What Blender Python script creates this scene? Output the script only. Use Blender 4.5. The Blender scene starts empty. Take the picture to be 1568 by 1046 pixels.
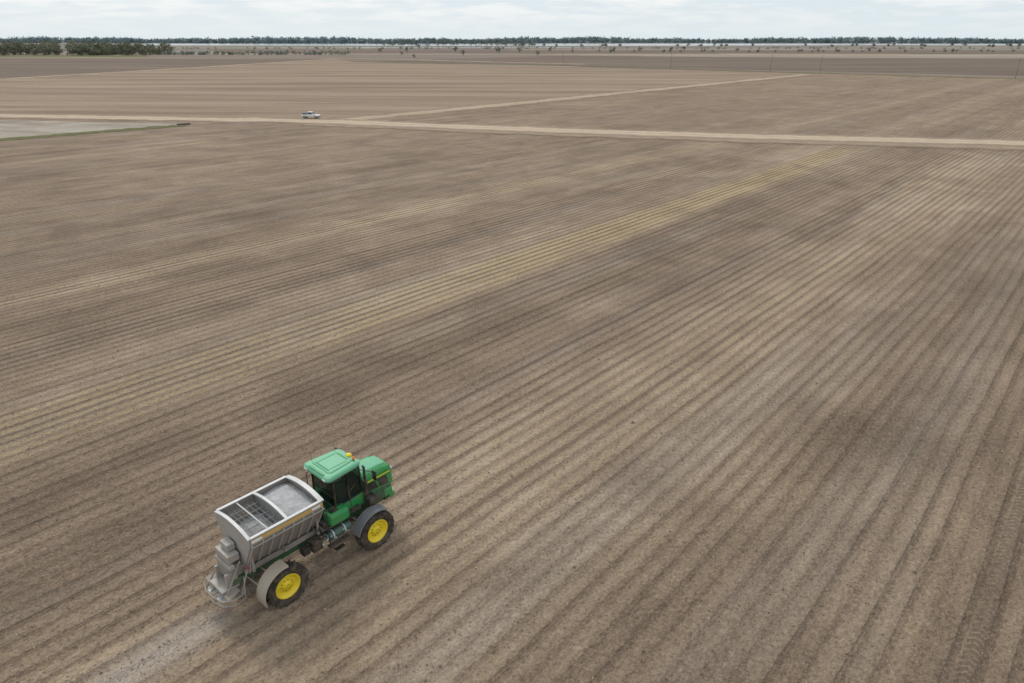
import bpy, math, random
import numpy as np
from mathutils import Vector, Matrix
random.seed(7); rng=np.random.default_rng(7)
sc=bpy.context.scene
A=math.radians(41.5)
HX,HY=math.sin(A),math.cos(A)      # direction of crop rows
RX,RY=math.cos(A),-math.sin(A)     # across the rows

# ------------------------------------------------------------------ node helper
class NB:
    def __init__(s,mat):
        mat.use_nodes=True
        s.nt=mat.node_tree; s.nt.nodes.clear(); s.mat=mat
    def n(s,t,**k):
        nd=s.nt.nodes.new(t)
        for a,b in k.items(): setattr(nd,a,b)
        return nd
    def put(s,sock,v):
        if isinstance(v,bpy.types.NodeSocket): s.nt.links.new(v,sock)
        elif v is not None:
            if isinstance(v,(tuple,list)) and len(v)==3 and sock.type=='RGBA': v=(*v,1)
            sock.default_value=v
    def m(s,op,a,b=None,c=None,clamp=False):
        nd=s.n('ShaderNodeMath',operation=op,use_clamp=clamp)
        s.put(nd.inputs[0],a)
        if b is not None: s.put(nd.inputs[1],b)
        if c is not None: s.put(nd.inputs[2],c)
        return nd.outputs[0]
    def xyz(s,x=0,y=0,z=0):
        nd=s.n('ShaderNodeCombineXYZ'); s.put(nd.inputs[0],x); s.put(nd.inputs[1],y); s.put(nd.inputs[2],z); return nd.outputs[0]
    def noise(s,v,scale,detail=3,rough=.55,dist=0):
        nd=s.n('ShaderNodeTexNoise'); s.put(nd.inputs['Vector'],v); nd.inputs['Scale'].default_value=scale
        nd.inputs['Detail'].default_value=detail; nd.inputs['Roughness'].default_value=rough; nd.inputs['Distortion'].default_value=dist
        return nd.outputs['Fac']
    def mix(s,f,a,b,mode='MIX'):
        nd=s.n('ShaderNodeMix',data_type='RGBA',blend_type=mode)
        s.put(nd.inputs[0],f); s.put(nd.inputs[6],a); s.put(nd.inputs[7],b); return nd.outputs[2]
    def mr(s,v,a,b,c=0.,d=1.,smooth=False):
        nd=s.n('ShaderNodeMapRange'); nd.clamp=True
        if smooth: nd.interpolation_type='SMOOTHSTEP'
        s.put(nd.inputs[0],v)
        for i,x in zip((1,2,3,4),(a,b,c,d)): s.put(nd.inputs[i],x)
        return nd.outputs[0]
    def ramp(s,v,stops):
        nd=s.n('ShaderNodeValToRGB'); cr=nd.color_ramp
        while len(cr.elements)<len(stops): cr.elements.new(.5)
        for e,(p,c) in zip(cr.elements,stops):
            e.position=p
            e.color=(c,c,c,1) if not isinstance(c,(tuple,list)) else (*c,1)
        s.put(nd.inputs[0],v); return nd.outputs[0]
    def pos(s):
        nd=s.n('ShaderNodeNewGeometry'); sp=s.n('ShaderNodeSeparateXYZ'); s.nt.links.new(nd.outputs['Position'],sp.inputs[0])
        return nd.outputs['Position'],sp.outputs[0],sp.outputs[1],sp.outputs[2]
    def out(s,col,rough=.9,metal=0,bump=None,bdist=.05,bstr=1,alpha=None,spec=.3,extra=None):
        p=s.n('ShaderNodeBsdfPrincipled'); s.put(p.inputs['Base Color'],col); s.put(p.inputs['Roughness'],rough)
        s.put(p.inputs['Metallic'],metal); p.inputs['Specular IOR Level'].default_value=spec
        if bump is not None:
            b=s.n('ShaderNodeBump'); b.inputs['Distance'].default_value=bdist; b.inputs['Strength'].default_value=bstr
            s.put(b.inputs['Height'],bump); s.nt.links.new(b.outputs[0],p.inputs['Normal'])
        if alpha is not None: s.put(p.inputs['Alpha'],alpha)
        o=s.n('ShaderNodeOutputMaterial'); s.nt.links.new(p.outputs[0],o.inputs[0]); return p

def newmat(n): return bpy.data.materials.new(n)

def paint(name,col,rough=.4,metal=0,dust=.3,dcol=(.32,.245,.175),spec=.5,scale=2.5):
    m=newmat(name); b=NB(m)
    P,x,y,z=b.pos()
    n1=b.noise(P,scale,4,.65); n2=b.noise(P,scale*9,3,.6)
    low=b.mr(z,0.,3.2,.45,0.)
    f=b.m('ADD',b.mr(n1,.42,.75),low)
    f=b.m('MULTIPLY',f,b.mr(n2,.2,.8,.5,1.2))
    f=b.m('MULTIPLY',f,dust*1.5,clamp=True)
    c=b.mix(f,col,dcol)
    r=b.mix(f,(rough,)*3,(.85,)*3)
    b.out(c,r,b.m('MULTIPLY',metal,b.m('SUBTRACT',1.,f)),bump=n2,bdist=.004,bstr=.3,spec=spec)
    return m

M_green=paint('green_paint',(.014,.27,.065),.33,0,.2,spec=.6)
M_skygreen=paint('green_paint_sky_sheen',(.12,.43,.24),.45,0,.25,spec=.6,dcol=(.33,.38,.31))  # green paint paled by sky reflection put into the colour, plus pale dust
M_yel=paint('wheel_yellow',(.88,.66,.01),.4,0,.12)
M_yeldecal=paint('yellow_stripe',(.8,.6,.02),.4,0,.1)
M_orange=paint('tan_orange_stripe',(.60,.38,.12),.5,0,.25)
M_steel=paint('stainless_steel',(.28,.26,.24),.5,.15,.8,dcol=(.32,.26,.20))
M_rib=paint('hopper_rib_steel',(.38,.36,.335),.5,.1,.7,dcol=(.36,.30,.24))
M_rim=paint('galvanised_rim',(.58,.58,.57),.5,.1,.3,dcol=(.42,.37,.32))
M_inner=paint('hopper_inside',(.28,.285,.29),.55,.2,.3)
M_fend=paint('dusty_fender',(.40,.34,.27),.6,0,.5,dcol=(.42,.34,.26))
M_gfend=paint('grey_fender',(.13,.145,.165),.5,0,.25)
M_blk=paint('black_parts',(.012,.012,.013),.5,0,.25)
M_rub=paint('tyre_rubber',(.016,.016,.016),.85,0,.30,spec=.2,scale=4)
M_dark=paint('dark_green_frame',(.01,.10,.04),.5,0,.3)
M_teal=paint('tank_teal',(.02,.10,.09),.4,.2,.25)
M_seat=paint('seat_fabric',(.10,.08,.05),.8,0,.1)
M_white=paint('white_paint',(.75,.75,.74),.35,0,.12)
M_beacon=paint('beacon_amber',(.9,.22,.02),.2,0,.0)

def glassmat(name,tint=(.02,.04,.03)):
    m=newmat(name); b=NB(m)
    tr=b.n('ShaderNodeBsdfTransparent'); tr.inputs[0].default_value=(.42,.52,.47,1)
    gl=b.n('ShaderNodeBsdfPrincipled'); gl.inputs['Base Color'].default_value=(*tint,1); gl.inputs['Roughness'].default_value=.05
    mx=b.n('ShaderNodeMixShader'); mx.inputs[0].default_value=.45
    b.nt.links.new(tr.outputs[0],mx.inputs[1]); b.nt.links.new(gl.outputs[0],mx.inputs[2])
    o=b.n('ShaderNodeOutputMaterial'); b.nt.links.new(mx.outputs[0],o.inputs[0]); return m
M_glass=glassmat('cab_glass')
M_winglass=paint('dark_window',(.02,.025,.03),.1,0,.1)

m=newmat('fertiliser_granules'); b=NB(m); P,x,y,z=b.pos()
n1=b.noise(P,2.2,5,.6); n2=b.noise(P,24,4,.75)
c=b.mix(b.mr(n1,.35,.65),(.46,.46,.465),(.66,.66,.66)); c=b.mix(b.mr(n2,.40,.62,0,.6),c,(.30,.295,.29))
b.out(c,.95,bump=b.m('ADD',n1,b.m('MULTIPLY',n2,.4)),bdist=.12); M_fert=m

# ------------------------------------------------------------------ mesh helpers
def link(o): sc.collection.objects.link(o); return o
def empty(name,loc=(0,0,0),rz=0):
    o=bpy.data.objects.new(name,None); o.location=loc; o.rotation_euler=(0,0,rz); o.empty_display_size=.5; return link(o)
def add(name,v,f,mat,parent=None,bevel=0,smooth=False,seg=2,solid=0):
    me=bpy.data.meshes.new(name); me.from_pydata([tuple(p) for p in v],[],f); me.update()
    if mat: me.materials.append(mat)
    if smooth:
        for p in me.polygons: p.use_smooth=True
    o=link(bpy.data.objects.new(name,me))
    if parent: o.parent=parent
    if solid:
        s=o.modifiers.new('s','SOLIDIFY'); s.thickness=solid; s.offset=0
    if bevel:
        bv=o.modifiers.new('b','BEVEL'); bv.width=bevel; bv.segments=seg; bv.limit_method='ANGLE'
    return o
BF=[(0,3,2,1),(4,5,6,7),(0,1,5,4),(1,2,6,5),(2,3,7,6),(3,0,4,7)]
def boxv(c,s,rot=None):
    x,y,z=[k/2 for k in s]
    vs=[Vector(p) for p in [(-x,-y,-z),(x,-y,-z),(x,y,-z),(-x,y,-z),(-x,-y,z),(x,-y,z),(x,y,z),(-x,y,z)]]
    if rot: 
        R=Matrix.Rotation(rot[1],3,rot[0]); vs=[R@p for p in vs]
    return [p+Vector(c) for p in vs]
def box(name,c,s,mat,par,bevel=.02,rot=None): return add(name,boxv(c,s,rot),BF,mat,par,bevel)
def boxes(name,lst,mat,par,bevel=.01):
    V=[];F=[]
    for it in lst:
        k=len(V); V+=boxv(*it); F+=[tuple(i+k for i in f) for f in BF]
    return add(name,V,F,mat,par,bevel)
def tubegeo(p1,p2,r1,r2=None,n=12):
    r2=r1 if r2 is None else r2
    p1=Vector(p1);p2=Vector(p2); d=(p2-p1).normalized(); u=d.orthogonal().normalized(); w=d.cross(u)
    V=[];F=[]
    for p,r in((p1,r1),(p2,r2)):
        for i in range(n):
            a=2*math.pi*i/n; V.append(p+(u*math.cos(a)+w*math.sin(a))*r)
    for i in range(n): F.append((i,(i+1)%n,n+(i+1)%n,n+i))
    F.append(tuple(reversed(range(n)))); F.append(tuple(range(n,2*n)))
    return V,F
def tubes(name,lst,mat,par,n=10,bevel=0):
    V=[];F=[]
    for it in lst:
        v,f=tubegeo(*it,n=n) if len(it)<4 else tubegeo(it[0],it[1],it[2],it[3],n=n)
        k=len(V); V+=v; F+=[tuple(i+k for i in q) for q in f]
    return add(name,V,F,mat,par,bevel)
def prism(name,prof,y0,y1,mat,par,bevel=.02,inset=None,seg=2):
    n=len(prof); V=[(x,y0,z) for x,z in prof]+[(x,y1,z) for x,z in prof]
    F=[tuple(range(n)),tuple(reversed(range(n,2*n)))]+[(i,n+i,n+(i+1)%n,(i+1)%n) for i in range(n)]
    return add(name,V,F,mat,par,bevel,seg=seg)
def lathe_y(name,prof,c,mat,par,n=48,smooth=True):
    V=[];F=[];m_=len(prof)
    for i in range(n):
        a=2*math.pi*i/n
        for r,y in prof: V.append((c[0]+r*math.cos(a),c[1]+y,c[2]+r*math.sin(a)))
    for i in range(n):
        j=(i+1)%n
        for k in range(m_-1): F.append((i*m_+k,j*m_+k,j*m_+k+1,i*m_+k+1))
    return add(name,V,F,mat,par,smooth=smooth)

# ------------------------------------------------------------------ wheels
def wheel(par,name,c,side,R=.98,w=.50,rr=.55):
    h=w/2
    prof=[(rr,-h*.78),(rr+.03,-h*.86),(rr+.14,-h*1.04),(R-.16,-h*1.06),(R-.07,-h*.96),(R-.05,-h*.6),(R-.04,0),(R-.05,h*.6),(R-.07,h*.96),(R-.16,h*1.06),(rr+.14,h*1.04),(rr+.03,h*.86),(rr,h*.78)]
    lathe_y(name+'_tyre',prof,c,M_rub,par,64)
    V=[];F=[];nl=21
    for sd in(-1,1):
        for i in range(nl):
            a0=2*math.pi*(i+(.5 if sd>0 else 0))/nl
            secs=[]
            for t,rad,ya in((0,R+.01,0.0),(.5,R+.005,.5),(1,R-.01,1.0),(1.12,R-.12,1.1)):
                a=a0-t*.27; th=.034+.014*t
                y=sd*h*ya
                secs.append([(rad,a-th,y),(rad,a+th,y),(rad-.08,a+th*1.25,y),(rad-.08,a-th*1.25,y)])
            k=len(V)
            for s4 in secs:
                for r_,a_,y_ in s4: V.append((c[0]+r_*math.cos(a_),c[1]+y_,c[2]+r_*math.sin(a_)))
            for q in range(3):
                for e in range(4): F.append((k+q*4+e,k+q*4+(e+1)%4,k+q*4+4+(e+1)%4,k+q*4+4+e))
            F.append((k,k+3,k+2,k+1)); F.append((k+12,k+13,k+14,k+15))
    add(name+'_lugs',V,F,M_rub,par)
    s=side
    rim=[(rr+.03,s*h*.86),(rr+.02,s*h*.92),(rr-.02,s*h*.9),(rr-.05,s*h*.55),(rr-.09,s*h*.50),(rr-.12,s*h*.25),(.33,s*h*.30),(.24,s*h*.42),(.20,s*h*.42),(.19,s*h*.75),(.11,s*h*.78),(.0,s*h*.78)]
    lathe_y(name+'_rim',rim,c,M_yel,par,48)
    rim2=[(rr+.03,-s*h*.86),(rr-.03,-s*h*.86),(rr-.08,0),(.3,s*h*.1),(0,s*h*.1)]
    lathe_y(name+'_rim_back',rim2,c,M_yel,par,32)
    bl=[]
    for i in range(10):
        a=2*math.pi*i/10; x=c[0]+.27*math.cos(a); z=c[2]+.27*math.sin(a)
        bl.append(((x,c[1]+s*h*.36,z),(x,c[1]+s*h*.52,z),.018))
    for i in range(10):
        a=2*math.pi*(i+.5)/10; x=c[0]+.09*math.cos(a); z=c[2]+.09*math.sin(a)
        bl.append(((x,c[1]+s*h*.7,z),(x,c[1]+s*h*.85,z),.012))
    tubes(name+'_bolts',bl,M_blk,par,6)

def arc_fender(name,c,r,a0,a1,y0,y1,mat,par,lip=.07,n=18):
    V=[];F=[]
    for i in range(n+1):
        a=math.radians(a0+(a1-a0)*i/n); ca,sa=math.cos(a),math.sin(a)
        for rr_,y in((r-lip,y0),(r,y0+.02),(r,y1-.02),(r-lip,y1)): V.append((c[0]+rr_*ca,y,c[2]+rr_*sa))
    for i in range(n):
        for k in range(3): F.append((i*4+k,i*4+k+1,i*4+k+5,i*4+k+4))
    return add(name,V,F,mat,par,solid=.02)

# ------------------------------------------------------------------ spreader machine
O=(-10.91,23.01)
T=empty('fertilizer_spreader_tractor',(O[0],O[1],0),math.pi/2-A)
RWX=.30; WB=5.02; TY=1.53
for nm,x,y,s in(('rear_right',RWX,-TY,-1),('rear_left',RWX,TY,1),('front_right',WB,-TY,-1),('front_left',WB,TY,1)):
    wheel(T,nm,(x,y,.95),s)
boxes('chassis_rails',[((2.6,-.45,1.5),(8.0,.14,.3)),((2.6,.45,1.5),(8.0,.14,.3)),((-1.2,0,1.5),(.14,.8,.22)),((1.4,0,1.5),(.14,.8,.22)),((3.2,0,1.5),(.14,.8,.22)),((6.5,0,1.5),(.2,1.2,.3))],M_dark,T,.015)
boxes('axles',[((RWX,0,1.12),(.3,2.6,.28)),((WB,0,1.12),(.28,2.6,.26)),((RWX,-1.15,1.25),(.34,.22,.7)),((RWX,1.15,1.25),(.34,.22,.7)),((WB,-1.15,1.3),(.34,.2,.8)),((WB,1.15,1.3),(.34,.2,.8))],M_dark,T,.03)
tubes('wheel_hubs',[((RWX,-1.5,.96),(RWX,-1.1,.96),.2),((RWX,1.5,.96),(RWX,1.1,.96),.2),((WB,-1.5,.96),(WB,-1.1,.96),.2),((WB,1.5,.96),(WB,1.1,.96),.2),((WB+.1,-1.0,1.15),(WB-.5,-.3,1.15),.05),((WB,-1.15,1.6),(WB,-1.15,2.0),.12),((WB,1.15,1.6),(WB,1.15,2.0),.12)],M_blk,T,16)
arc_fender('rear_fender_right',(RWX-.05,-TY,.96),1.10,82,196,-TY-.32,-TY+.30,M_fend,T,.06)
arc_fender('rear_fender_left',(RWX-.05,TY,.96),1.10,82,196,TY-.30,TY+.32,M_fend,T,.06)
arc_fender('front_fender_right',(WB,-TY,.96),1.10,55,165,-TY-.25,-TY+.30,M_gfend,T,.05)
arc_fender('front_fender_left',(WB,TY,.96),1.10,55,165,TY-.30,TY+.25,M_gfend,T,.05)
tubes('fender_stays',[((-.3,-1.2,1.9),(-.2,-.5,1.6),.035),((-.7,-1.2,1.4),(-.8,-.5,1.5),.035),((-.3,1.2,1.9),(-.2,.5,1.6),.035),((-.7,1.2,1.4),(-.8,.5,1.5),.035),((4.3,-1.3,1.75),(4.3,-.5,1.6),.03)],M_steel,T)
X0,X1,ZT,ZB=-.80,2.60,3.85,3.50
HW=1.38
def hopsec(x,dz=0): return [(x,-HW,ZT),(x,-HW,ZB),(x,-.62,2.15),(x,.62,2.15),(x,HW,ZB),(x,HW,ZT)]
V=hopsec(X0)+hopsec(X1); F=[(i,i+1,i+7,i+6) for i in range(5)]
o=add('hopper_shell',V,F,M_steel,T,solid=.03)
def endpan(name,x,rise,mat,lean=0,low=2.15):
    V=[];n=14
    for i in range(n+1):
        y=-HW+2*HW*i/n; V.append((x,y,ZT+rise*(1-(2*i/n-1)**2)))
    V+= [(x,HW,ZB),(x+lean,.62,low),(x+lean,-.62,low),(x,-HW,ZB)]
    return add(name,V,[tuple(range(len(V)))],mat,T,solid=.035)
endpan('hopper_rear_panel',X0,.22,M_rib)
endpan('hopper_front_panel',X1,.22,M_steel)
def arch(name,x,w,rise,th,mat,z0=ZT,n=14):
    V=[];F=[]
    for i in range(n+1):
        y=-HW+2*HW*i/n; z=z0+rise*(1-(2*i/n-1)**2)
        V+=[(x-w/2,y,z),(x+w/2,y,z),(x+w/2,y,z-th),(x-w/2,y,z-th)]
    for i in range(n):
        for k in range(4): F.append((i*4+k,i*4+(k+1)%4,i*4+4+(k+1)%4,i*4+4+k))
    F+=[(0,3,2,1),(n*4,n*4+1,n*4+2,n*4+3)]
    return add(name,V,F,mat,T)
arch('rear_rim_cap',X0+.02,.14,.22,.05,M_rim,ZT+.03)
arch('front_rim_cap',X1-.03,.22,.22,.05,M_rim,ZT+.03)
arch('mid_divider_cap',.93,.12,.20,.06,M_rim,ZT+.02)
V=[];n=14
for i in range(n+1):
    y=-HW+.02+2*(HW-.02)*i/n; V.append((.93,y,ZT+.2*(1-(2*i/n-1)**2)))
V+=[(.93,HW-.03,ZB),(.93,.60,2.2),(.93,-.60,2.2),(.93,-HW+.03,ZB)]
add('divider_plate',V,[tuple(range(len(V)))],M_inner,T,solid=.03)
boxes('side_rims',[(((X0+X1)/2,-HW+.03,ZT+.03),(X1-X0-.12,.14,.05)),(((X0+X1)/2,HW-.03,ZT+.03),(X1-X0-.12,.14,.05))],M_rim,T,.01)
boxes('side_stripes',[(((X0+X1)/2,-HW-.022,ZT-.14),(X1-X0-.1,.012,.18)),(((X0+X1)/2,HW+.022,ZT-.14),(X1-X0-.1,.012,.18))],M_orange,T,0)
boxes('stripe_labels',[((X0+.3,-HW-.031,ZT-.14),(.45,.008,.13)),((X1-.35,-HW-.031,ZT-.14),(.4,.008,.13))],M_white,T,0)
V=[];F=[]
for s in(-1,1):
    for i in range(8):
        x=X0+.06+(X1-X0-.12)*i/7
        p=[(HW+.08,ZT-.26),(HW+.08,ZB-.04),(.72,2.12),(.62,2.17),(HW,ZB+.02),(HW,ZT-.26)]
        k=len(V)
        for xx in(x-.035,x+.035):
            V+=[(xx,s*a,z) for a,z in p]
        F+=[(k,k+1,k+2,k+3,k+4,k+5),(k+6,k+7,k+8,k+9,k+10,k+11)]+[(k+j,k+(j+1)%6,k+6+(j+1)%6,k+6+j) for j in range(6)]
add('hopper_ribs',V,F,M_rib,T)
tubes('hopper_side_bars',[((X0,-HW-.07,3.47),(X1,-HW-.07,3.47),.04),((X0,HW+.07,3.47),(X1,HW+.07,3.47),.04)],M_steel,T)
nx,ny=40,26
def loadsurf(name,xa,xb,zf,hw):
    V=[];F=[]
    for i in range(nx+1):
        for j in range(ny+1):
            x=xa+(xb-xa)*i/nx; y=-hw+2*hw*j/ny
            V.append((x,y,zf(x,y)+.03*random.random()))
    for i in range(nx):
        for j in range(ny):
            a=i*(ny+1)+j; F.append((a,a+1,a+ny+2,a+ny+1))
    add(name,V,F,M_fert,T,smooth=True)
loadsurf('fertiliser_load_front',.96,2.56,lambda x,y:3.56+.17*math.cos((x-1.8)*1.6)*math.cos(y*1.0)+.02*math.sin(5*x+3*y),1.335)
loadsurf('fertiliser_load_rear',-.76,.90,lambda x,y:2.98+.14*math.cos((x-.1)*1.9)*math.cos(y*1.2)+.03*math.sin(4*x+5*y),.99)
L=[]
for i in range(9): 
    x=-.72+i*.2; L.append(((x,-HW+.05,3.62),(x,HW-.05,3.62),.010))
for y in(-.9,-.45,0,.45,.9): L.append(((-.76,y,3.64),(.9,y,3.64),.018))
tubes('screen_grate',L,M_inner,T,6)
tubes('hopper_cross_bars',[((.1,-HW,ZT-.03),(.1,HW,ZT-.03),.03)],M_rim,T)
boxes('conveyor_trough',[((.55,0,1.92),(3.7,.86,.42)),((-1.25,0,2.0),(.5,.9,.55))],M_steel,T,.02)
boxes('rear_gearbox_housing',[((-1.15,.1,2.62),(.5,1.05,.35)),((-1.05,.15,2.98),(.34,.6,.3)),((-1.35,0,2.32),(.25,1.2,.18)),((-1.4,-.42,1.75),(.5,.12,.6)),((-1.4,.42,1.75),(.5,.12,.6)),((-1.55,0,1.35),(.75,1.1,.10))],M_rib,T,.02)
boxes('sub_frame',[((.9,-.6,1.85),(3.6,.1,.24)),((.9,.6,1.85),(3.6,.1,.24)),((-.65,0,2.0),(.12,2.0,.14)),((2.45,0,2.0),(.12,2.0,.14)),((.9,0,2.0),(.12,1.8,.12)),((-.65,-.95,2.4),(.1,.1,.9)),((2.45,-.95,2.5),(.1,.1,1.0)),((-.65,.95,2.4),(.1,.1,.9)),((2.45,.95,2.5),(.1,.1,1.0))],M_steel,T,.015)
V=[];F=[]
for sy in(-.38,.38):
    tv,tf=tubegeo((-1.75,sy,1.02),(-1.75,sy,1.05),.34,n=24); k=len(V); V+=tv; F+=[tuple(i+k for i in q) for q in tf]
    for a in range(4):
        an=a*math.pi/2+.3
        vv=boxv((0,0,0),(.3,.02,.08),('Z',an)); vv=[p+Vector((-1.75+.17*math.cos(an),sy+.17*math.sin(an),1.09)) for p in vv]
        k=len(V); V+=vv; F+=[tuple(i+k for i in q) for q in BF]
add('spinner_discs',V,F,M_rim,T)
tubes('spinner_motors',[((-1.75,-.38,.8),(-1.75,-.38,1.0),.09),((-1.75,.38,.8),(-1.75,.38,1.0),.09)],M_blk,T)
g=[];pts=[(-1.2,-1.0),(-1.65,-1.1),(-2.05,-.85),(-2.2,-.3),(-2.2,.3),(-2.05,.85),(-1.65,1.1),(-1.2,1.0)]
for z in(.95,1.22):
    for i in range(7): g.append(((pts[i][0],pts[i][1],z),(pts[i+1][0],pts[i+1][1],z),.02))
for p in pts: g.append(((p[0],p[1],.95),(p[0],p[1],1.22),.018))
for p in(pts[0],pts[-1]): g.append(((p[0],p[1],1.22),(-.9,p[1]*.45,1.6),.03))
for y in(-.3,.3): g.append(((-2.2,y,1.22),(-1.45,y,1.36),.02))
tubes('spinner_guard',g,M_rib,T,8)
add('spinner_deflector',[(-1.35,-.9,1.36),(-1.35,.9,1.36),(-1.9,1.0,1.26),(-1.9,-1.0,1.26),(-1.3,-.95,.98),(-1.3,.95,.98)],[(0,1,2,3),(0,4,5,1)],M_steel,T,solid=.015)
tubes('rear_lift_arms',[((-1.0,-.6,2.5),(-1.8,-.7,1.3),.035),((-1.0,.6,2.5),(-1.8,.7,1.3),.035),((-.9,-1.0,2.3),(-1.3,-.95,1.2),.03),((-.9,1.0,2.3),(-1.3,.95,1.2),.03),((-.85,-1.0,2.0),(-.6,-1.0,3.2),.025)],M_steel,T)
boxes('tail_lamps',[((-.95,-1.0,2.35),(.06,.22,.08)),((-.95,1.0,2.35),(.06,.22,.08))],paint('red_lamp',(.3,.02,.02),.3),T,.01)
boxes('fuel_tank',[((3.45,-.95,2.42),(1.05,.68,.62)),((3.45,.95,2.42),(1.05,.68,.62))],M_green,T,.14)
boxes('fuel_tank_top',[((3.3,-.95,2.75),(.4,.3,.06))],M_blk,T,.02)
tubes('exhaust_canister',[((2.75,-1.05,1.62),(3.95,-1.05,1.62),.23),((2.75,1.05,1.62),(3.95,1.05,1.62),.23)],M_teal,T,20,.02)
tubes('canister_bands',[((3.0,-1.05,1.62),(3.06,-1.05,1.62),.245),((3.6,-1.05,1.62),(3.66,-1.05,1.62),.245),((2.73,-1.05,1.62),(2.78,-1.05,1.62),.18)],M_rim,T,20)
boxes('hydraulic_blocks',[((2.85,-.85,2.15),(.35,.4,.35)),((2.95,-.35,2.05),(.6,.5,.6)),((2.9,.45,2.1),(.5,.8,.5)),((2.2,-1.0,1.55),(.5,.45,.5)),((1.7,-.95,1.5),(.35,.35,.35)),((3.9,-.6,1.9),(.5,.5,.5)),((3.2,-1.32,1.28),(1.1,.28,.06)),((3.2,-1.32,.92),(.5,.26,.05)),((3.1,0,2.5),(.3,1.2,.5)),((2.2,1.0,1.55),(.5,.45,.5))],M_blk,T,.03)
hs=[]
for i in range(22):
    x=2.2+random.random()*1.5; y=-1.2+random.random()*.9; z=1.5+random.random()*.8
    p=Vector((x,y,z)); 
    for k in range(4):
        q=p+Vector((random.uniform(-.25,.25),random.uniform(-.2,.2),random.uniform(-.2,.2))); hs.append((p,q,.02)); p=q
tubes('hydraulic_hoses',hs,M_blk,T,6)
tubes('hose_fittings',[((2.4+.22*i,-1.24,1.5+.1*(i%3)),(2.5+.22*i,-1.24,1.5+.1*(i%3)),.03) for i in range(7)],M_rim,T,8)
boxes('deck_platform',[((3.1,-.3,2.15),(1.3,1.9,.05))],M_blk,T,.01)
hr=[]
for y in(-1.28,-.7):
    hr+=[((2.78,y,1.3),(2.78,y,3.2),.02)]
hr+=[((2.78,-1.28,3.2),(2.78,-.7,3.2),.02),((2.78,-1.28,2.8),(2.78,-.7,2.8),.015),((4.05,-1.28,2.7),(4.05,-1.28,3.5),.02),((4.05,-1.28,3.5),(4.55,-1.0,3.5),.02),((3.5,1.28,2.7),(3.5,1.28,3.6),.02),((3.5,1.28,3.6),(4.5,1.28,3.6),.02),((4.5,1.28,3.6),(4.5,1.28,2.6),.02)]
tubes('hand_rails',hr,M_blk,T,8)
def taper(name,x0,x1,hw0,hw1,z0,z1,mat,bevel=0,ins=.0,xs=0,rear=0,solid=0):
    V=[(x0,-hw0,z0),(x1,-hw1,z0),(x1,hw1,z0),(x0,hw0,z0),(x0+rear,-hw0+ins,z1),(x1-xs,-hw1+ins,z1),(x1-xs,hw1-ins,z1),(x0+rear,hw0-ins,z1)]
    return add(name,V,BF,mat,T,bevel)
taper('cab_floor',3.5,5.15,.86,.74,2.0,2.62,M_green,.06)
taper('cab_glass_house',3.52,5.12,.84,.72,2.625,4.17,M_glass,.03,ins=.02,xs=.1,rear=.05)
pl=[]
for s in(-1,1):
    pl+=[((3.52,s*.85,2.62),(3.57,s*.83,4.2),.05),((5.12,s*.73,2.62),(5.02,s*.71,4.2),.04),((4.3,s*.80,2.62),(4.3,s*.78,4.2),.03),((3.52,s*.85,2.66),(5.12,s*.73,2.66),.035)]
pl+=[((3.5,-.84,2.66),(3.5,.84,2.66),.04),((5.14,-.72,2.66),(5.14,.72,2.66),.04),((3.5,-.8,3.2),(3.5,.8,3.2),.02)]
tubes('cab_pillars',pl,M_blk,T,8)
boxes('operator_seat',[((4.1,0,2.95),(.5,.52,.16)),((3.88,0,3.3),(.14,.5,.65)),((3.86,0,3.7),(.1,.28,.16)),((4.35,-.38,3.05),(.6,.14,.12))],M_seat,T,.04)
boxes('cab_console',[((4.85,0,2.85),(.25,.6,.4)),((4.7,-.5,3.3),(.05,.28,.2))],M_blk,T,.03)
tubes('steering_wheel',[((4.62,0,3.22),(4.7,0,3.16),.2),((4.7,0,3.16),(4.85,0,2.9),.04)],M_blk,T,16)
def roundpoly(pts,r,n=6):
    out=[];N=len(pts)
    for i in range(N):
        p=Vector(pts[i]);a=(Vector(pts[i-1])-p).normalized();c=(Vector(pts[(i+1)%N])-p).normalized()
        ang=a.angle(c); d=r/math.tan(ang/2); s=p+a*d; e=p+c*d
        for k in range(n+1):
            t=k/n; q=(1-t)**2*s+2*t*(1-t)*p+t*t*e; out.append((q.x,q.y))
    return out
def loft(name,rings,mat,smooth=False,bevel=0):
    V=[];F=[];n=len(rings[0])
    for r in rings: V+=r
    for k in range(len(rings)-1):
        for i in range(n): F.append((k*n+i,k*n+(i+1)%n,(k+1)*n+(i+1)%n,(k+1)*n+i))
    F.append(tuple(reversed(range(n)))); F.append(tuple(range((len(rings)-1)*n,len(rings)*n)))
    return add(name,V,F,mat,T,bevel,smooth)
def ring(x0,x1,w0,w1,r,z,ins=0):
    return [(x,y,z) for x,y in roundpoly([(x0+ins,-w0+ins),(x1-ins,-w1+ins),(x1-ins,w1-ins),(x0+ins,w0-ins)],r)]
a=(3.18,5.12,1.02,.86)
loft('cab_roof',[ring(*a,.25,4.17,.10),ring(*a,.25,4.20,.02),ring(*a,.25,4.30,0),ring(*a,.25,4.38,.04),ring(*a,.22,4.42,.12)],M_skygreen)
b2=(3.5,4.85,.72,.6)
loft('cab_roof_panel',[ring(*b2,.18,4.42,0),ring(*b2,.18,4.46,.02),ring(*b2,.16,4.48,.07)],M_skygreen)
boxes('roof_vents',[((3.3,0,4.44),(.10,1.1,.03)),((3.62,0,4.50),(.04,1.0,.02)),((4.7,0,4.50),(.04,.8,.02)),((4.15,-.45,4.485),(.9,.03,.02)),((4.15,.45,4.485),(.9,.03,.02))],M_green,T,.005)
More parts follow.
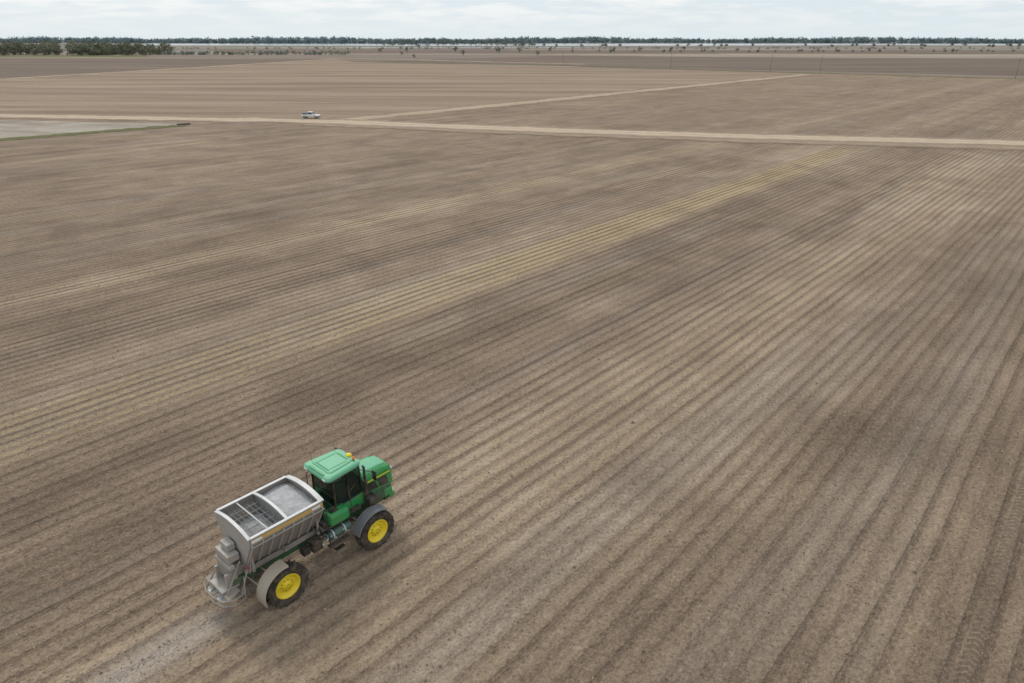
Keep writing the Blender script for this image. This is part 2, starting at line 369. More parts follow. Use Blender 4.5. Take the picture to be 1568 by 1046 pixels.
boxes('roof_lamps',[((3.2,-.7,4.27),(.06,.22,.09)),((3.2,.7,4.27),(.06,.22,.09)),((5.12,-.55,4.27),(.06,.22,.09)),((5.12,.55,4.27),(.06,.22,.09))],M_white,T,.01)
def dome(name,c,r,h,mat,n=16):
    rings=[]
    for k in range(6):
        t=k/5*math.pi/2*.96; rr=r*math.cos(t); z=c[2]+h*math.sin(t)
        rings.append([(c[0]+rr*math.cos(2*math.pi*i/n),c[1]+rr*math.sin(2*math.pi*i/n),z) for i in range(n)])
    loft(name,rings,mat,True)
dome('gps_receiver',(4.98,-.1,4.42),.15,.13,M_yeldecal)
tubes('beacon_stem',[((4.9,-.55,4.35),(4.9,-.55,4.48),.05)],M_blk,T,12)
dome('warning_beacon',(4.9,-.55,4.48),.07,.14,M_beacon)
tubes('antennas',[((4.7,.6,4.4),(4.7,.6,5.0),.008),((3.6,.8,4.4),(3.6,.8,4.9),.008)],M_blk,T,6)
tubes('mirror_arms',[((5.05,-.75,3.9),(5.35,-1.35,3.9),.02),((5.05,.75,3.9),(5.35,1.35,3.9),.02)],M_blk,T,6)
boxes('mirrors',[((5.35,-1.42,3.75),(.07,.26,.5)),((5.35,1.42,3.75),(.07,.26,.5))],M_blk,T,.03)
def hsec(x,hw,zb,zt,cr):
    pts=[(-hw,zb),(-hw*1.02,zb+(zt-zb)*.55),(-hw+.02,zt-cr),(-hw+cr*.4,zt-cr*.35),(-hw+cr*1.1,zt),(0,zt+.035),(hw-cr*1.1,zt),(hw-cr*.4,zt-cr*.35),(hw-.02,zt-cr),(hw*1.02,zb+(zt-zb)*.55),(hw,zb)]
    return [(x,y,z) for y,z in pts]
loft('engine_hood',[hsec(5.1,.74,2.45,3.46,.2),hsec(5.6,.74,2.4,3.46,.2),hsec(6.3,.72,2.3,3.40,.2),hsec(6.75,.68,2.2,3.30,.18),hsec(6.93,.60,2.15,3.12,.15),hsec(6.98,.52,2.2,2.9,.12)],M_green)
loft('lower_cowl',[hsec(5.1,.70,1.7,2.44,.1),hsec(6.3,.70,1.65,2.32,.1),hsec(6.85,.60,1.75,2.2,.1)],M_dark)
loft('hood_top_panel',[hsec(5.2,.52,3.40,3.505,.08),hsec(6.3,.48,3.36,3.445,.08),hsec(6.7,.44,3.28,3.355,.07)],M_skygreen)
boxes('hood_yellow_stripe',[((5.95,-.765,3.02),(1.5,.012,.06)),((5.95,.765,3.02),(1.5,.012,.06))],M_yeldecal,T,0)
V=[(5.2,-.768,2.5),(6.0,-.768,2.45),(5.8,-.768,2.9),(5.2,-.768,2.92)]
V+=[(x,-y,z) for x,y,z in V]
add('hood_side_grilles',V+[(6.1,-.762,2.42),(6.6,-.735,2.36),(6.5,-.74,2.88),(5.95,-.765,2.9),(6.1,.762,2.42),(6.6,.735,2.36),(6.5,.74,2.88),(5.95,.765,2.9)],[(0,1,2,3),(4,7,6,5),(8,9,10,11),(12,15,14,13)],M_blk,T,solid=.012)
boxes('front_grille',[((6.985,0,2.55),(.03,.95,.55))],M_blk,T,.02)
boxes('head_lamps',[((6.93,-.48,2.98),(.1,.22,.12)),((6.93,.48,2.98),(.1,.22,.12))],M_white,T,.02)
boxes('front_bumper',[((6.75,0,1.6),(.35,1.5,.28)),((6.55,-.62,1.85),(.5,.25,.4)),((6.55,.62,1.85),(.5,.25,.4))],M_green,T,.05)
tubes('exhaust_stack',[((5.2,-.86,2.5),(5.2,-.86,3.3),.10),((5.2,-.86,3.3),(5.2,-.86,4.0),.06),((5.2,-.86,4.0),(5.12,-.9,4.12),.06)],M_blk,T,14)
tubes('air_intake',[((5.2,.86,2.6),(5.2,.86,3.5),.09),((5.2,.86,3.5),(5.2,.86,3.65),.14)],M_blk,T,14)
boxes('front_side_boxes',[((5.35,-1.0,2.25),(.5,.5,.3)),((5.3,-.95,1.8),(.3,.3,.5)),((5.35,1.0,2.25),(.5,.5,.3))],M_blk,T,.04)
boxes('cab_steps',[((4.3,-.98,2.2),(.8,.3,.06))],M_blk,T,.01)

# drifting dust
def dust(name,c,s,dens,par):
    V=[];F=[];n=16;r_=9
    for i in range(r_+1):
        th=math.pi*i/r_
        for j in range(n):
            ph=2*math.pi*j/n; V.append((c[0]+s[0]*math.sin(th)*math.cos(ph),c[1]+s[1]*math.sin(th)*math.sin(ph),c[2]+s[2]*math.cos(th)))
    for i in range(r_):
        for j in range(n): F.append((i*n+j,i*n+(j+1)%n,(i+1)*n+(j+1)%n,(i+1)*n+j))
    m=newmat(name); b=NB(m)
    tc=b.n('ShaderNodeTexCoord').outputs['Object']
    vm=b.n('ShaderNodeVectorMath',operation='SUBTRACT'); b.nt.links.new(tc,vm.inputs[0]); vm.inputs[1].default_value=c
    vd=b.n('ShaderNodeVectorMath',operation='DIVIDE'); b.nt.links.new(vm.outputs[0],vd.inputs[0]); vd.inputs[1].default_value=s
    ln=b.n('ShaderNodeVectorMath',operation='LENGTH'); b.nt.links.new(vd.outputs[0],ln.inputs[0])
    fall=b.mr(ln.outputs['Value'],1.,.1,0,1,True)
    nn=b.mr(b.noise(tc,1.3,2,.6,.0),.40,.62)
    dn=b.m('MULTIPLY',b.m('MULTIPLY',fall,nn),dens)
    v=b.n('ShaderNodeVolumePrincipled'); v.inputs['Color'].default_value=(.94,.89,.84,1); b.put(v.inputs['Density'],dn); v.inputs['Anisotropy'].default_value=.1
    o=b.n('ShaderNodeOutputMaterial'); b.nt.links.new(v.outputs[0],o.inputs['Volume'])
    m.cycles.volume_step_rate=6
    return add(name,V,F,m,par)
D=empty('dust_cloud',(O[0],O[1],0),math.pi/2-A)
dust('spreader_plume',(-3.7,.2,.6),(3.0,1.9,1.0),6.,D)
dust('rear_wheel_dust',(-.8,-1.9,.4),(1.5,.9,.65),5.,D)

# ------------------------------------------------------------------ pickup truck
def pickup(name,x,y,rz):
    E=empty(name,(x,y,0.09),rz)
    prism('body_lower',[(-2.8,.55),(-2.75,1.05),(.9,1.08),(2.5,1.02),(2.72,.85),(2.75,.5)],-.98,.98,M_white,E,.06)
    V=[(-.9,-.9,1.08),(1.25,-.9,1.08),(1.25,.9,1.08),(-.9,.9,1.08),(-.75,-.74,1.85),(.45,-.74,1.85),(.45,.74,1.85),(-.75,.74,1.85)]
    add('cabin',V,BF,M_white,E,.05)
    for s in(-1,1): 
        add('side_window',[(-.75,s*.885,1.2),(.95,s*.885,1.2),(.42,s*.78,1.74),(-.68,s*.78,1.74)],[(0,1,2,3)],M_winglass,E,solid=.03)
    add('windscreen',[(1.21,-.78,1.18),(1.21,.78,1.18),(.56,.66,1.76),(.56,-.66,1.76)],[(0,1,2,3)],M_winglass,E,solid=.03)
    boxes('bed_inner',[((-1.85,0,1.09),(1.6,1.7,.04))],M_blk,E,0)
    boxes('bed_load',[((-2.0,.1,1.35),(1.0,1.1,.5)),((-1.2,-.3,1.25),(.4,.8,.35))],M_gfend,E,.05)
    boxes('bumpers',[((2.76,0,.6),(.12,1.8,.2)),((-2.84,0,.6),(.12,1.8,.2))],M_blk,E,.02)
    for i,(wx,wy) in enumerate(((1.75,-.88),(1.75,.88),(-1.75,-.88),(-1.75,.88))):
        lathe_y('wheel_%d'%i,[(.2,-.12),(.36,-.12),(.39,-.08),(.39,.08),(.36,.12),(.2,.12)],(wx,wy,.39),M_rub,E,20)
        lathe_y('hub_%d'%i,[(0,-.1),(.2,-.11),(.2,.11),(0,.1)],(wx,wy,.39),M_rim,E,16)
pickup('pickup_truck',-60.8,216.5,math.radians(-8))

# ------------------------------------------------------------------ ground materials
def rows_field(name):
    m=newmat(name); b=NB(m); P,X,Y,Z=b.pos()
    across0=b.m('ADD',b.m('MULTIPLY',X,RX),b.m('MULTIPLY',Y,RY))
    along=b.m('ADD',b.m('MULTIPLY',X,HX),b.m('MULTIPLY',Y,HY))
    wob=b.m('SUBTRACT',b.noise(P,.06,1),.5)
    wob2=b.m('SUBTRACT',b.noise(P,3.2,3,.65),.5)
    ac=b.m('ADD',across0,b.m('ADD',b.m('MULTIPLY',wob,.5),b.m('MULTIPLY',wob2,.20)))
    ph=b.m('DIVIDE',ac,.97)
    fr=b.m('FRACT',ph); tri=b.m('MULTIPLY',b.m('ABSOLUTE',b.m('SUBTRACT',fr,.5)),2.)
    rid=b.m('FLOOR',ph)
    fid=b.m('FLOOR',b.m('ADD',ph,.5))
    def wn(src,o):
        nd=b.n('ShaderNodeTexWhiteNoise',noise_dimensions='1D'); b.put(nd.inputs['W'],b.m('ADD',src,o)); return nd.outputs[0]
    r1=wn(fid,.13); r2=wn(fid,57.7)
    vst=b.xyz(across0,b.m('MULTIPLY',along,.05),0)
    streak=b.noise(vst,.33,3,.6)
    rown=b.noise(b.xyz(b.m('MULTIPLY',rid,3.7),b.m('MULTIPLY',along,.12),2.),1.,2,.6)
    patch=b.noise(P,.022,3,.6,.6)
    patch2=b.noise(P,.10,4,.65,.6)
    fine=b.noise(b.xyz(b.m('MULTIPLY',ac,6.),b.m('MULTIPLY',along,2.2),0),1.0,4,.75)
    clod=b.noise(P,6.,4,.75)
    grit=b.noise(P,17.,2,.7)
    bands=[(-210,.50),(-150,.50),(-112,.50),(-100,.42),(-90,.52),(-80,.44),(-76,.54),(-73,.72),(-70,.54),(-66,.42),(-60,.46),(-57,.44),(-54,.57),(-50,.62),(-47,.60),(-44,.58),(-41,.45),(-37,.41),(-31,.42),(-27,.50),(-23.5,.68),(-20,.64),(-15,.58),(-11,.48),(-7,.41),(-3,.49),(1,.46),(6,.44),(20,.48)]
    band=b.ramp(b.mr(across0,-210,20,0,1),[((x+210)/230,v) for x,v in bands])
    cb=b.ramp(b.mr(across0,-210,20,0,1),[((x+210)/230,v) for x,v in [(-210,.7),(-80,.8),(-66,.6),(-59,.9),(-50,1.),(-44,.85),(-40,.55),(-29,.55),(-24,1.),(-14,.95),(-9,.75),(20,.85)]])
    S=lambda v,k: b.m('MULTIPLY',b.m('SUBTRACT',v,.5),k)
    tan=b.m('ADD',band,S(streak,.60))
    tan=b.m('ADD',tan,S(patch,.60))
    tan=b.m('ADD',tan,S(patch2,.75))
    tan=b.m('ADD',tan,S(rown,.50))
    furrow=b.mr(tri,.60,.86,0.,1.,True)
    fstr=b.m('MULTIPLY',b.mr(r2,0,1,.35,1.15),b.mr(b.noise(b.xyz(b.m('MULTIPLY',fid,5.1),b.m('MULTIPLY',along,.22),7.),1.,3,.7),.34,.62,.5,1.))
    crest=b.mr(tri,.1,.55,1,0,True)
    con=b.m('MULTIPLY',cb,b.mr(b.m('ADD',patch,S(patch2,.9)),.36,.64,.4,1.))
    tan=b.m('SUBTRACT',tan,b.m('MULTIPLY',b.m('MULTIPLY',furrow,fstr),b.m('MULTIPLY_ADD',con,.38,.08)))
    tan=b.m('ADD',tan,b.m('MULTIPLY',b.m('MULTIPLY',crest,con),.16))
    tan=b.m('ADD',tan,S(b.mr(clod,.33,.67),.38))
    tan=b.m('ADD',tan,S(b.mr(fine,.33,.67),.38),clamp=True)
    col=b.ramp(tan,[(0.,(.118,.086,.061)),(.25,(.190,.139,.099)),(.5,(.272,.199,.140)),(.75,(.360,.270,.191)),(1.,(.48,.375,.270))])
    gpatch=b.mr(b.noise(vst,.16,3,.6),.52,.66)
    col=b.mix(b.m('MULTIPLY',gpatch,.40),col,b.mix(tan,(.122,.102,.086),(.39,.335,.28)))
    yz=b.m('MULTIPLY',b.mr(across0,-50,-48.5),b.mr(across0,-42.5,-44)); 
    yz=b.m('ADD',yz,b.m('MULTIPLY',b.m('MULTIPLY',b.mr(across0,-75.5,-74.),b.mr(across0,-71,-72.5)),.4))
    yz=b.m('ADD',yz,b.m('MULTIPLY',b.m('MULTIPLY',b.mr(across0,-25.5,-24.),b.mr(across0,-16,-18)),.2))
    yz=b.m('MULTIPLY',yz,b.mr(tri,.35,.7,1,.0)); yz=b.m('MULTIPLY',yz,b.mr(fine,.34,.60)); yz=b.m('MULTIPLY',yz,b.mr(patch2,.32,.52,.4,1.))
    yz=b.m('MULTIPLY',yz,b.mr(along,20,80,.5,1.)); yz=b.m('MULTIPLY',yz,b.mr(along,160,166,1,0))
    col=b.mix(b.m('MULTIPLY',yz,.85),col,(.52,.40,.19))
    trk=b.m('MULTIPLY',b.mr(r1,.82,.84),b.mr(tri,.50,.75))
    col=b.mix(b.m('MULTIPLY',trk,.38),col,(.130,.097,.073))
    spk=b.mr(b.noise(b.xyz(b.m('MULTIPLY',ac,14.),b.m('MULTIPLY',along,7.),0),1.,2,.6),.62,.70)
    col=b.mix(b.m('MULTIPLY',spk,.5),col,(.50,.415,.30))
    dsp=b.mr(grit,.38,.28); col=b.mix(b.m('MULTIPLY',dsp,.5),col,(.085,.065,.048))
    tm=None
    for c in(.6,2.55):
        d=b.m('ABSOLUTE',b.m('SUBTRACT',across0,c))
        w=b.mr(d,.26,.31,1,0)
        ch=b.m('FRACT',b.m('DIVIDE',b.m('ADD',along,b.m('MULTIPLY',d,.9)),.36))
        ch=b.mr(b.m('ABSOLUTE',b.m('SUBTRACT',ch,.5)),.12,.28)
        tt=b.m('MULTIPLY',w,b.m('MULTIPLY_ADD',ch,.85,.1)); tm=tt if tm is None else b.m('MAXIMUM',tm,tt)
    tm=b.m('MULTIPLY',tm,b.mr(patch2,.35,.5,.4,1))
    col=b.mix(b.m('MULTIPLY',tm,.55),col,(.12,.09,.07))
    ctr=O[0]*RX+O[1]*RY; hs_=O[0]*HX+O[1]*HY
    d=b.m('ABSOLUTE',b.m('SUBTRACT',across0,ctr+.2))
    ws=b.m('MULTIPLY',b.mr(d,1.3,.2),b.mr(along,hs_-1.2,hs_-2.6)); ws=b.m('MULTIPLY',ws,b.mr(clod,.35,.6,.4,1))
    col=b.mix(b.m('MULTIPLY',ws,.5),col,(.54,.49,.44))
    fw=b.mr(along,80,260); col=b.mix(b.m('MULTIPLY',fw,.30),col,(.265,.188,.130))
    hgt=b.m('ADD',b.m('MULTIPLY',b.m('MULTIPLY',furrow,fstr),-.10),b.m('ADD',b.m('MULTIPLY',clod,.13),b.m('MULTIPLY',grit,.045)))
    hgt=b.m('SUBTRACT',hgt,b.m('MULTIPLY',tm,.04))
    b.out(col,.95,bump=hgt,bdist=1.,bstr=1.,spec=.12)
    return m
M_field=rows_field('tilled_soil_rows')

def simple_soil(name,c1,c2,sx=.02,sy=.02,lines=0.):
    m=newmat(name); b=NB(m); P,X,Y,Z=b.pos()
    v=b.xyz(b.m('MULTIPLY',X,sx),b.m('MULTIPLY',Y,sy),0)
    n=b.noise(v,1,5,.6); n2=b.noise(P,.35,5,.7)
    f=b.m('ADD',b.mr(n,.35,.65),b.m('MULTIPLY',b.m('SUBTRACT',n2,.5),.9))
    if lines:
        q=b.m('ADD',b.m('MULTIPLY',X,.12),Y)
        n3=b.noise(b.xyz(b.m('MULTIPLY',X,.008),b.m('MULTIPLY',q,.22),0),1,4,.65)
        f=b.m('ADD',f,b.m('MULTIPLY',b.m('SUBTRACT',n3,.5),lines))
    f=b.m('ADD',f,0.,clamp=True)
    b.out(b.mix(f,c1,c2),.95,spec=.1,bump=n2,bdist=.15); return m

m=newmat('distant_farmland_hazed'); b=NB(m); P,X,Y,Z=b.pos()
vo=b.n('ShaderNodeTexVoronoi'); vo.distance='CHEBYCHEV'; vo.inputs['Scale'].default_value=1; vo.inputs['Randomness'].default_value=.7
b.put(vo.inputs['Vector'],b.xyz(b.m('MULTIPLY',X,.0012),b.m('MULTIPLY',Y,.0042),0))
sp=b.n('ShaderNodeSeparateColor'); b.nt.links.new(vo.outputs['Color'],sp.inputs[0])
n=b.noise(b.xyz(b.m('MULTIPLY',X,.004),b.m('MULTIPLY',Y,.018),0),1,5,.6)
f=b.m('ADD',b.m('MULTIPLY',sp.outputs[0],.55),b.m('MULTIPLY',n,.6),clamp=True)
col=b.ramp(f,[(0.,(.13,.105,.085)),(.35,(.19,.150,.118)),(.6,(.235,.185,.145)),(.82,(.32,.262,.205)),(1.,(.40,.34,.275))])
gf=b.mr(sp.outputs[1],.82,.85); col=b.mix(b.m('MULTIPLY',gf,.5),col,(.14,.16,.08))
dist=b.mr(Y,600,4000); col=b.mix(b.m('MULTIPLY',dist,.6),col,(.235,.225,.215))  # aerial haze painted into the soil colour, paler grey with distance
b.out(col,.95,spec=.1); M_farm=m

M_road=newmat('dirt_road_sandy')
def strip_mat(m,c1,c2,sc_=.5,soft=.35,ruts=True):
    b=NB(m); P,X,Y,Z=b.pos()
    at=b.n('ShaderNodeAttribute',attribute_name='edge'); e=at.outputs['Fac']
    n=b.noise(P,sc_,5,.65); n2=b.noise(P,sc_*.15,3,.6)
    col=b.mix(b.mr(n,.3,.7),c1,c2)
    if ruts:
        rut=b.m('MULTIPLY',b.mr(b.m('ABSOLUTE',b.m('SUBTRACT',e,.25)),.14,.0),.5)
        col=b.mix(rut,col,tuple(k*1.3 for k in c2))
    al=b.mr(b.m('ADD',e,b.m('ADD',b.m('MULTIPLY',b.m('SUBTRACT',n,.5),.9),b.m('MULTIPLY',b.m('SUBTRACT',n2,.5),.9))),1-soft,.98,1,0)
    b.out(col,.95,spec=.1,alpha=al,bump=n,bdist=.1)
strip_mat(M_road,(.37,.282,.205),(.49,.39,.29),.4,.6)
M_head=newmat('headland_soil'); strip_mat(M_head,(.25,.186,.134),(.36,.28,.20),.35,.6,False)
M_road2=newmat('field_lane_soil'); strip_mat(M_road2,(.33,.25,.178),(.43,.34,.248),.3,.8)
M_grass=newmat('ditch_grass'); strip_mat(M_grass,(.08,.10,.035),(.18,.17,.08),.5,.4,False)
M_pale=simple_soil('pale_fallow_soil',(.26,.215,.172),(.42,.37,.31),.05,.12)
M_darkf=simple_soil('dark_tilled_soil',(.14,.105,.081),(.205,.158,.122),.004,.03,.5)
M_smooth=simple_soil('harrowed_soil',(.215,.157,.111),(.335,.252,.182),.006,.05,1.6)
M_tanf=simple_soil('tan_stubble_soil',(.27,.215,.16),(.38,.31,.23),.01,.05)
M_greenf=simple_soil('green_pasture',(.10,.13,.045),(.19,.20,.09),.01,.05)

def sheet(name,pts,z,mat):
    return add(name,[(x,y,z) for x,y in pts],[tuple(range(len(pts)))],mat)
def strip(name,pts,width,z,mat,step=4,jit=.0):
    P=[Vector(p) for p in pts]; S=[]
    for i in range(len(P)-1):
        L=(P[i+1]-P[i]).length; k=max(1,int(L/step))
        for j in range(k): S.append(P[i].lerp(P[i+1],j/k))
    S.append(P[-1])
    for _ in range(6):
        S=[S[0]]+[(S[i-1]+S[i]*2+S[i+1])/4 for i in range(1,len(S)-1)]+[S[-1]]
    V=[];F=[];E=[]
    for i,p in enumerate(S):
        d=(S[min(i+1,len(S)-1)]-S[max(i-1,0)]).normalized(); n=Vector((-d.y,d.x))
        w=width/2*(1+random.uniform(-jit,jit))
        for k,e in((-1,1),(-.5,.5),(0,0),(.5,.5),(1,1)):
            q=p+n*w*k; V.append((q.x,q.y,z)); E.append(e)
    for i in range(len(S)-1):
        for k in range(4): F.append((i*5+k,i*5+5+k,i*5+6+k,i*5+1+k))
    o=add(name,V,F,mat); at=o.data.attributes.new('edge','FLOAT','POINT'); at.data.foreach_set('value',E); return o

def W(al,ac): return (al*HX+ac*RX, al*HY+ac*RY)
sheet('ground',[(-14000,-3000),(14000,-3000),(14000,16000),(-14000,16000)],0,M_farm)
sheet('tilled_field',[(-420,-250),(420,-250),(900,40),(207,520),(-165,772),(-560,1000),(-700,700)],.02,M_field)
sheet('harrowed_field',[(-600,281),(-420,262),(-160,224),(-58,209),(-38,205),W(160,-179),W(505,-181),(-165,772),(-214,898),(-309,437),(-500,380)],.04,M_smooth)
sheet('dark_tilled_field',[(-309,437),(-214,898),(-700,925),(-1200,930),(-1000,500)],.05,M_darkf)
sheet('pale_fallow_field',[(-92,201),(-150,211),(-260,226),(-300,120),(-190,90)],.055,M_pale)
strip('ditch_bank',[W(-20,-206),W(40,-203),W(70,-201.5),W(88,-199.5)],6.5,.07,M_grass,2,.3)
strip('headland',[(-58,202),(0,182.5),(51,168.5),(118,154),(240,132),(420,104)],12,.075,M_head,3,.3)
strip('dirt_road',[(-700,290),(-420,262),(-160,224),(-110,216),(-58,209),(0,190),(51,176),(118,162),(240,140),(420,112)],16,.09,M_road,3,.12)
strip('field_lane',[W(116,-177),W(160,-177),W(260,-177.5),W(380,-178),W(505,-179)],18,.075,M_road2,4,.2)
strip('field_edge_lane',[(-305,440),(-262,640),(-214,905)],16,.08,M_road2,6,.2)
strip('field_edge_lane',[(-640,470),(-460,452),(-306,436)],12,.085,M_road2,6,.2)
strip('far_farm_road',[(-1600,960),(-650,940),(-219,925),(-110,850),(-59,800),(70,700)],22,.1,M_road2,8,.2)
strip('far_farm_road',[(60,1085),(330,1040),(900,960),(1500,860)],26,.14,M_road2,8,.2)
strip('grassy_ditch_line',[(-170,780),(40,668),(207,522),(304,440),(520,290)],10,.1,M_grass,5,.4)
sheet('pasture_strip',[(-1500,985),(-485,985),(-520,1060),(-1500,1080)],.12,M_greenf)
sheet('stubble_field',[(300,1065),(520,1035),(640,1180),(340,1220)],.13,M_tanf)
sheet('dark_distant_field',[(-480,1250),(900,1190),(1300,1500),(-700,1700)],.1,M_darkf)
sheet('stubble_field',[(960,1010),(1500,920),(1700,1100),(1000,1180)],.13,M_tanf)
sheet('brown_field',[(-150,800),(207,560),(700,250),(1300,500),(600,900),(60,1060)],.07,M_darkf)
m=newmat('flood_water'); b=NB(m); P,X,Y,Z=b.pos()
b.out((.30,.34,.36),.12,bump=b.noise(P,.5,3),bdist=.02,bstr=.3,spec=.8); M_water=m
sheet('flood_water',[(-1500,2850),(-300,2600),(700,2700),(1500,2900),(3200,2750),(3600,3700),(-2200,4000)],.25,M_water)
sheet('flood_water',[(-420,2010),(120,2000),(300,2080),(-500,2090)],.25,M_water)

# ---- loose clods on the near field
def clods():
    N=60000
    y=9+rng.random(N)**1.3*85; x=(rng.random(N)*2-1)*(y*.85+8)
    ac=x*RX+y*RY; sh=np.round(ac/.97)*.97+rng.normal(0,.28,N); d=sh-ac; x=x+d*RX; y=y+d*RY
    s=rng.gamma(2.2,.011,N)+.015
    base=np.array([[1,0,-.2],[-.5,.87,-.2],[-.5,-.87,-.2],[0,0,.8]])
    ang=rng.random(N)*6.28; ca,sa=np.cos(ang),np.sin(ang)
    jit=1+rng.uniform(-.35,.35,(N,4,3)); b_=base[None]*jit*s[:,None,None]
    V=np.empty((N,4,3)); V[:,:,0]=b_[:,:,0]*ca[:,None]-b_[:,:,1]*sa[:,None]+x[:,None]
    V[:,:,1]=b_[:,:,0]*sa[:,None]+b_[:,:,1]*ca[:,None]+y[:,None]; V[:,:,2]=b_[:,:,2]+.03
    k=np.arange(N)[:,None,None]*4; F=(k+np.array([[0,1,3],[1,2,3],[2,0,3]])[None]).reshape(-1,3)
    me=bpy.data.meshes.new('soil_clods'); me.from_pydata(V.reshape(-1,3).tolist(),[],F.tolist())
    m=newmat('clod_soil'); bb=NB(m); P,X,Y,Z=bb.pos(); n=bb.noise(P,3.,2,.6)
    bb.out(bb.ramp(n,[(.3,(.15,.112,.082)),(.5,(.28,.21,.15)),(.7,(.45,.355,.26))]),.95,spec=.1); me.materials.append(m)
    link(bpy.data.objects.new('soil_clods',me))
clods()

# ------------------------------------------------------------------ trees
def treemat(name,c1,c2,scale=.25):
    m=newmat(name); b=NB(m); P,X,Y,Z=b.pos()
    n=b.noise(P,scale,4,.7); n2=b.noise(P,.02,2)
    c=b.mix(b.mr(n,.35,.65),c1,c2); c=b.mix(b.mr(n2,.4,.6,0,.4),c,tuple(k*1.3 for k in c2)); b.out(c,.9,spec=.1); return m
M_leafnear=treemat('spring_foliage',(.13,.145,.10),(.22,.22,.155))
M_leafmid=treemat('mid_foliage',(.14,.17,.15),(.21,.23,.20))
M_leafhaze=treemat('far_foliage_hazed',(.18,.25,.27),(.24,.30,.31),.06)  # leaf colour lightened and blued: distance haze painted in
M_bark=treemat('bark',(.12,.105,.09),(.18,.16,.14),1.)
def tree_geo(V,F,MI,x,y,h,spread,nleaf,leaf,bare=.3,trunk=True):
    def tri(a,b_,c,mi): 
        k=len(V); V.extend([a,b_,c]); F.append((k,k+1,k+2)); MI.append(mi)
    def limb(p,q,r1,r2):
        v,f=tubegeo(p,q,r1,r2,n=4); k=len(V); V.extend([tuple(t) for t in v])
        for t in f: F.append(tuple(i+k for i in t)); MI.append(1)
    lean=random.uniform(-.05,.05)*h
    top=Vector((x+lean,y,h*.75))
    cl=[]
    if trunk: limb((x,y,0),top,h*.022,h*.006)
    nb=random.randint(5,9)
    for i in range(nb):
        t=random.uniform(bare,.85); base=Vector((x,y,0)).lerp(top,t)
        a=random.uniform(0,6.28); L=spread*random.uniform(.4,1)*(1.1-abs(t-.5))
        q=base+Vector((math.cos(a)*L,math.sin(a)*L,h*random.uniform(.05,.25)))
        if trunk: limb(base,q,h*.008,h*.003)
        cl.append((q,spread*random.uniform(.3,.55)))
    cl.append((top,spread*.4))
    R=np.random.normal(0,.5,(nleaf,3)); E=np.random.normal(0,.6,(nleaf,2,3))
    for i in range(nleaf):
        c,r=random.choice(cl); px,py,pz=c.x+R[i,0]*r,c.y+R[i,1]*r,c.z+R[i,2]*r*.8
        if pz>h*1.05 or pz<h*.02: continue
        s=leaf*random.uniform(.5,1.3); e=E[i]*s
        tri((px,py,pz),(px+e[0,0],py+e[0,1],pz+e[0,2]),(px+e[1,0],py+e[1,1],pz+e[1,2]),0)
np.random.seed(3)
def mass(name,specs,leafmat,**kw):
    V=[];F=[];MI=[]
    for (x,y,h,s) in specs: tree_geo(V,F,MI,x,y,h,s,**kw)
    o=add(name,V,F,leafmat); o.data.materials.append(M_bark); o.data.polygons.foreach_set('material_index',MI); return o
sp_=[]
for i in range(420):
    x=random.uniform(-1100,-590) if i>70 else random.uniform(-640,-535); y=1075+random.uniform(0,120)+(x+600)*-.04
    h=random.uniform(11,24)*(1.0 if x<-650 else .85); sp_.append((x,y,h,h*.42))
mass('woodland',sp_,M_leafnear,nleaf=200,leaf=1.9,bare=.08)
sp_=[(random.uniform(-560,-250),1130+random.uniform(-15,15),random.uniform(3,7),3.) for _ in range(100)]
sp_+=[(random.uniform(-1000,2500),1800+random.uniform(-60,60),random.uniform(3,6),4) for _ in range(190)]
sp_+=[(x,1330+.05*x+random.uniform(-8,8),random.uniform(3,6),3.0) for x in np.random.uniform(100,1300,45)]
mass('distant_hedgerow',sp_,M_leafmid,nleaf=80,leaf=1.3,bare=-.1)
sp_=[]
for i in range(52):
    x=-375+i*8.4+random.uniform(-5,5)
    if random.random()<.12: continue
    sp_.append((x,2080+random.uniform(-12,12),random.uniform(17,26),random.uniform(6,9)))
for i in range(35): sp_.append((random.uniform(-100,1700),2250+random.uniform(-60,60),random.uniform(7,13),5))
mass('distant_tree_row',sp_,M_leafmid,nleaf=200,leaf=2.0,bare=.3)
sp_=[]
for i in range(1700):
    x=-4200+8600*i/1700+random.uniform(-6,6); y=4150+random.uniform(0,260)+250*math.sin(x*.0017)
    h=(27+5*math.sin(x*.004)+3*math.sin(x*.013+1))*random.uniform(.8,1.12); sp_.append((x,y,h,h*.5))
mass('distant_treeline',sp_,M_leafhaze,nleaf=100,leaf=7,bare=-.2,trunk=False)
protos=[]
for k in range(3):
    V=[];F=[];MI=[]; random.seed(20+k); tree_geo(V,F,MI,0,0,10,3.4,500,.75,.3)
    me=bpy.data.meshes.new('tree_mesh'); me.from_pydata([tuple(v) for v in V],[],F); me.materials.append(M_leafnear); me.materials.append(M_bark); me.polygons.foreach_set('material_index',MI); protos.append(me)
random.seed(5)
for (x,y,h) in [(-210,1180,9),(-172,1215,11),(-150,1010,7),(-98,1290,12),(-70,1060,9),(-22,1180,13),(12,1240,10),(36,1050,8),(70,1330,11),(96,1180,8),(180,1300,10),(232,1345,9),(262,1220,11),(330,1420,10),(-120,900,6),(410,1350,9),(520,1260,8),(640,1330,9),(760,1280,8),(905,1240,9)]:
    o=link(bpy.data.objects.new('tree',random.choice(protos))); o.location=(x,y,0); s=h/10; o.scale=(s*random.uniform(.8,1.1),s,s); o.rotation_euler=(0,0,random.uniform(0,6))
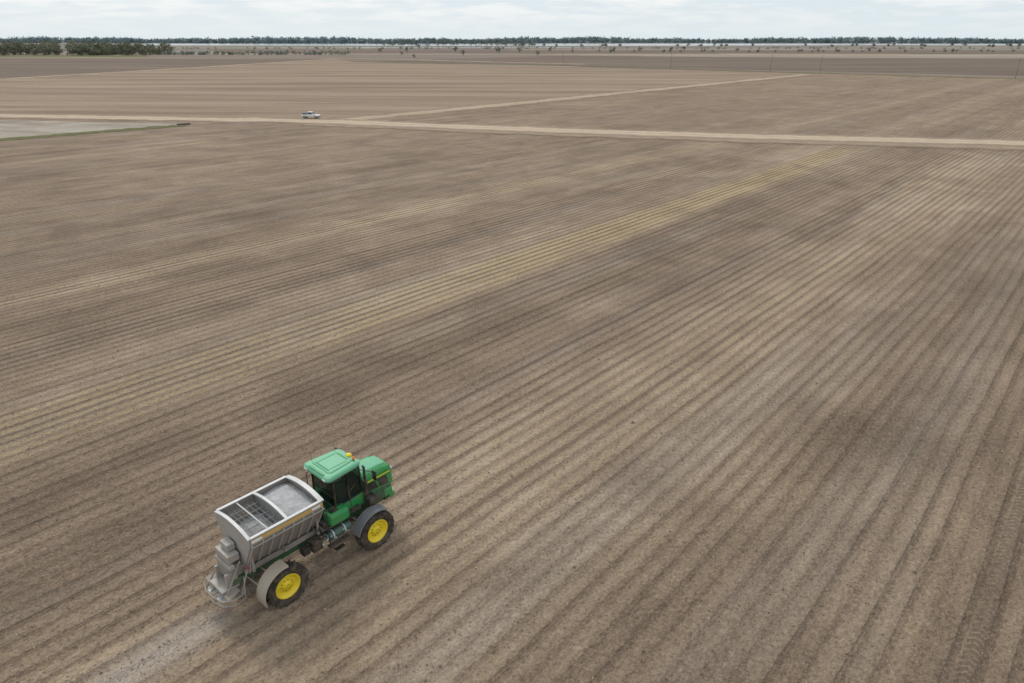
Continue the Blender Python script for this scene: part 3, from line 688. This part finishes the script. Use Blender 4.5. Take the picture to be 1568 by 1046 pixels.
for (x,y) in [(46,664),(128,594),(190,540),(215,512),(303,440)]:
    E=empty('utility_pole',(x,y,0),math.radians(-40))
    tubes('pole_shaft',[((0,0,0),(0,0,12),.14,.09)],M_bark,E,8)
    boxes('cross_arm',[((0,0,11.3),(.12,2.2,.12))],M_bark,E,0)
    tubes('insulators',[((0,-1,11.36),(0,-1,11.6),.04),((0,1,11.36),(0,1,11.6),.04),((0,0,12),(0,0,12.2),.04)],M_rim,E,6)
Ec=empty('culvert_pipe',(-92,199,0),math.radians(48))
tubes('pipe_barrel',[((-1.5,0,.15),(2,0,.15),.35)],M_blk,Ec,16)

# ------------------------------------------------------------------ light, sky, camera
SUN_EL,SUN_AZ=50,-28   # azimuth from +Y towards +X
w=bpy.data.worlds.new('World'); sc.world=w; w.use_nodes=True; b=NB(w)
b.nt.nodes.clear()
sky=b.n('ShaderNodeTexSky',sky_type='NISHITA'); sky.sun_disc=False; sky.sun_elevation=math.radians(SUN_EL); sky.sun_rotation=math.radians(SUN_AZ)
sky.dust_density=1.5
tc=b.n('ShaderNodeTexCoord').outputs['Generated']; s3=b.n('ShaderNodeSeparateXYZ'); b.nt.links.new(tc,s3.inputs[0])
zz=b.m('MAXIMUM',b.m('ADD',s3.outputs[2],.13),.05)
cv=b.xyz(b.m('DIVIDE',s3.outputs[0],zz),b.m('DIVIDE',s3.outputs[1],zz),b.m('MULTIPLY',s3.outputs[2],9.))
n=b.noise(cv,1.6,5,.55,.2)
shade=b.noise(cv,3.2,4,.55)
hz=b.mr(s3.outputs[2],.0,.05,0,1)
cc=b.mix(b.mr(b.m('ADD',b.m('MULTIPLY',n,.65),b.m('MULTIPLY',shade,.35)),.44,.58),(7.4,8.3,8.95),(9.4,9.6,9.7))
cc=b.mix(hz,(7.8,8.7,9.15),cc)
c=b.mix(.9,sky.outputs[0],cc)
bg=b.n('ShaderNodeBackground'); b.nt.links.new(c,bg.inputs[0]); bg.inputs[1].default_value=.1
o=b.n('ShaderNodeOutputWorld'); b.nt.links.new(bg.outputs[0],o.inputs[0])
L=bpy.data.lights.new('sun','SUN'); L.energy=1.5; L.angle=math.radians(12); L.color=(1,.94,.86)
lo=link(bpy.data.objects.new('sun',L)); el=math.radians(SUN_EL); az=math.radians(SUN_AZ)
d=Vector((math.sin(az)*math.cos(el),math.cos(az)*math.cos(el),math.sin(el)))
lo.rotation_euler=d.to_track_quat('Z','Y').to_euler(); lo.location=(0,0,60)
cam=bpy.data.cameras.new('camera'); cam.lens=24; cam.sensor_width=36; cam.clip_end=30000; cam.clip_start=.5
co=link(bpy.data.objects.new('camera',cam)); co.location=(0,0,22); co.rotation_euler=(math.radians(90-23.9),0,0)
sc.camera=co
sc.view_settings.view_transform='Standard'; sc.view_settings.look='None'; sc.view_settings.exposure=0
